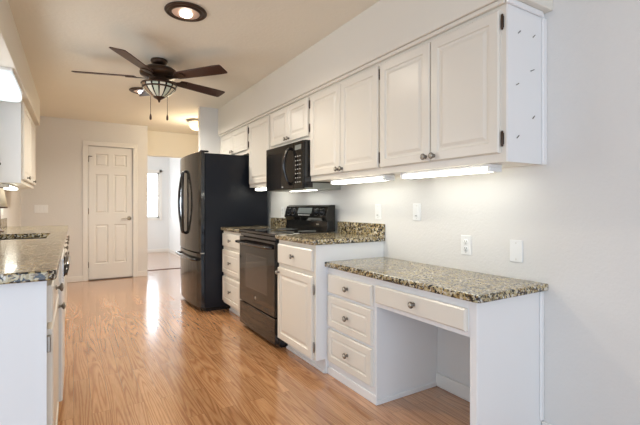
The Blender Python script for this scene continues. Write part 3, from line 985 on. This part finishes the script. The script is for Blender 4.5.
def can_light(label, x, y, bulb, powr, col):
    t = thing('recessed_light', label, 'light', (x, y, CZ), 'bronze-rimmed recessed ceiling lights')
    MB().lathe([(.082, -.0005), (.132, -.0005), (.136, -.007), (.130, -.014), (.118, -.016), (.112, -.012), (.104, -.014), (.098, -.020), (.090, -.020), (.088, -.012), (.082, -.0005)], (x, y, CZ), 'Z', 40).build('trim_ring', 'bronze', t)
    MB().lathe([(.0875, -.0165), (.060, -.006), (.0, -.002)], (x, y, CZ), 'Z', 32).build('reflector', 'reflector', t)
    MB().lathe([(0, -.004), (.034, -.008), (.040, -.018), (.037, -.029), (.022, -.037), (0, -.040)], (x, y, CZ), 'Z', 24).build('bulb', bulb, t)
    spot('lamp_recessed', (x, y, CZ - .045), powr, col)


can_light('bronze-rimmed recessed ceiling light shining in front of the fan, with copper reflector', .64, 2.77, 'bulb', 62, WARM)
can_light('bronze-rimmed recessed ceiling light beyond the fan, partly behind its glass bowl', .66, 4.93, 'cool_bulb', 150, (1.0, .95, .85))

# hall light
hl = thing('flush_light', 'alabaster flush-mount ceiling light glowing in the hall beyond the partition', 'light', (1.60, 6.23, CZ))
MB().lathe([(0, -.0005), (.132, -.0005), (.150, -.010), (.150, -.022), (.132, -.032), (0, -.032)], (1.60, 6.23, CZ), 'Z', 36).build('rim', 'pewter', hl)
MB().lathe([(.120, -.033), (.118, -.070), (.102, -.108), (.068, -.135), (.03, -.147), (0, -.148)], (1.60, 6.23, CZ), 'Z', 36).build('glass_dome', 'hall_glass', hl)
point('lamp_hall', (1.60, 6.23, CZ - .26), 14, (1.0, .84, .58), .12)

# under-cabinet lights
def under_light(label, xa, xb, y0, y1, z1):
    t = thing('under_cabinet_light', label, 'light', ((xa + xb) / 2, (y0 + y1) / 2, z1))
    MB().box(xa, xb, y0, y1, z1 - .014, z1, bev=.002).build('housing', 'white_plastic', t)
    for yc in (y0, y1 - .022):
        MB().box(xa - .002, xb, yc, yc + .022, z1 - .036, z1 - .0145, bev=.003).build('end_cap', 'white_plastic', t)
    MB().box(xa - .001, xb - .01, y0 + .0225, y1 - .0225, z1 - .034, z1 - .0145, bev=.006, seg=2).build('lens', 'tube', t)
    return t


under_light('long lit white tube light under the cabinet above the desk', 1.71, 1.80, 1.235, 1.865, UB - .001)
under_light('lit white tube light under the cabinet beside the microwave', 1.71, 1.80, 2.010, 2.655, UB - .001)
under_light('short lit tube light under the tall single-door cabinet beside the refrigerator', 1.72, 1.80, 3.80, 4.22, UB - .001)
under_light('lit tube light under the white wall cabinet at the left', -.60, -.50, 4.62, 5.35, 1.344)

# light above the sink
sl = thing('sink_light', 'glowing cool white wraparound light on the soffit above the sink', 'light', (-.49, 4.0, 2.13))
MB().box(-.612, -.372, 3.62, 4.34, 2.108, 2.1295, bev=.004).build('housing', 'white_plastic', sl)


def rounded(x0, x1, y0, y1, r, n=6):
    pts = []
    for cx_, cy_, a0 in ((x1 - r, y0 + r, -90), (x1 - r, y1 - r, 0), (x0 + r, y1 - r, 90), (x0 + r, y0 + r, 180)):
        for i in range(n + 1):
            a = radians(a0 + 90 * i / n)
            pts.append((cx_ + r * cos(a), cy_ + r * sin(a)))
    return pts


MB().prism(rounded(-.608, -.376, 3.64, 4.32, .05), 2.025, 2.1075, 'Z', bev=.03, seg=4).build('lens', 'sink_lens', sl)

# ------------------------------------------------------------------ wall plates
def plate(name, label, y, z, kind, w=.072, h=.115):
    t = thing(name, label, 'switch' if kind == 'switch' else 'outlet' if kind == 'outlet' else 'plate', (R, y, z))
    MB().box(R - .006, R - .0005, y - w / 2, y + w / 2, z - h / 2, z + h / 2, bev=.002).build('cover', 'white_plastic', t)
    if kind == 'switch':
        MB().box(R - .0095, R - .0062, y - .017, y + .017, z - .034, z + .034, bev=.001).build('rocker', 'white_plastic', t)
        MB().box(R - .0105, R - .0097, y - .010, y + .010, z - .027, z - .023).build('indicator', 'slot', t)
    if kind == 'outlet':
        for dz in (.02, -.02):
            s = MB().lathe([(0, 0), (.0165, 0), (.016, .002), (0, .002)], (R - .0062, y, z + dz), '-X', 20).build('socket', 'white_plastic', t)
            MB().box(R - .0088, R - .0083, y - .008, y - .0055, z + dz - .001, z + dz + .008).box(R - .0088, R - .0083, y + .0055, y + .008, z + dz - .001, z + dz + .008).box(R - .0088, R - .0083, y - .002, y + .002, z + dz - .010, z + dz - .006).build('slots', 'slot', s)
    for dz in (.042, -.042):
        MB().lathe([(0, 0), (.003, 0), (.002, .0012), (0, .0014)], (R - .0061, y, z + dz), '-X', 10).build('screw', 'nickel', t)


plate('light_switch', 'white rocker switch plate just above the granite backsplash end', 2.396, 1.097, 'switch')
plate('light_switch', 'white rocker switch plate over the far half of the desk', 1.992, 1.100, 'switch')
plate('wall_outlet', 'white duplex outlet on the wall above the desk counter', 1.590, .911, 'outlet')
plate('blank_plate', 'blank white cover plate above the near end of the desk', 1.274, .906, 'blank')
plate('wall_outlet', 'pale outlet above the backsplash left of the range', 4.037, 1.075, 'outlet')
sp = thing('light_switch', 'three-gang white switch plate on the wall left of the pantry door', 'switch', (-.40, FY, 1.097))
MB().box(-.482, -.318, FY - .006, FY - .0005, 1.040, 1.155, bev=.002).build('cover', 'white_plastic', sp)
for i in range(3):
    MB().box(-.462 + i * .046, -.432 + i * .046, FY - .010, FY - .0062, 1.063, 1.131, bev=.001).build('rocker', 'white_plastic', sp)
# small lamp on the left counter and the outlet behind it
lp = thing('table_lamp', 'small lamp with cream brown-trimmed shade at the left counter, by the wall', 'lamp', (-.55, 4.45, .9155))
lx, ly = -.55, 4.45
MB().lathe([(0, 0), (.035, 0), (.033, .010), (.010, .020), (.007, .10), (.009, .12), (.006, .215), (0, .215)], (lx, ly, .9155), 'Z', 20).build('base', 'brown_wood', lp)
shd = MB().lathe([(.057, .212), (.030, .385), (.028, .385), (.055, .212), (.057, .212)], (lx, ly, .9155), 'Z', 28).build('lamp_shade', 'linen', lp)
MB().lathe([(.0575, .206), (.0585, .218), (.0555, .219), (.0545, .206), (.0575, .206)], (lx, ly, .9155), 'Z', 28).build('shade_trim', 'brown_wood', shd)
MB().lathe([(.031, .380), (.0315, .389), (.027, .389), (.027, .380), (.031, .380)], (lx, ly, .9155), 'Z', 28).build('shade_trim', 'brown_wood', shd)
MB().lathe([(.0, .210), (.0, .215), (.030, .382), (.027, .383), (.004, .214), (.004, .210), (0, .210)], (lx, ly, .9155), 'Z', 8).build('shade_support', 'bronze', shd)
# outlet on the left wall
ot = thing('wall_outlet', 'white outlet plate on the left wall just above the backsplash', 'outlet', (XL, 5.36, 1.10))
MB().box(XL + .0005, XL + .007, 5.325, 5.397, 1.045, 1.160, bev=.002).build('cover', 'white_plastic', ot)
for dz in (.02, -.02):
    MB().lathe([(0, 0), (.0165, 0), (.016, .002), (0, .002)], (XL + .0072, 5.361, 1.102 + dz), 'X', 20).build('socket', 'white_plastic', ot)

for o in bpy.data.objects:
    if '_o' in o.keys():
        del o['_o']
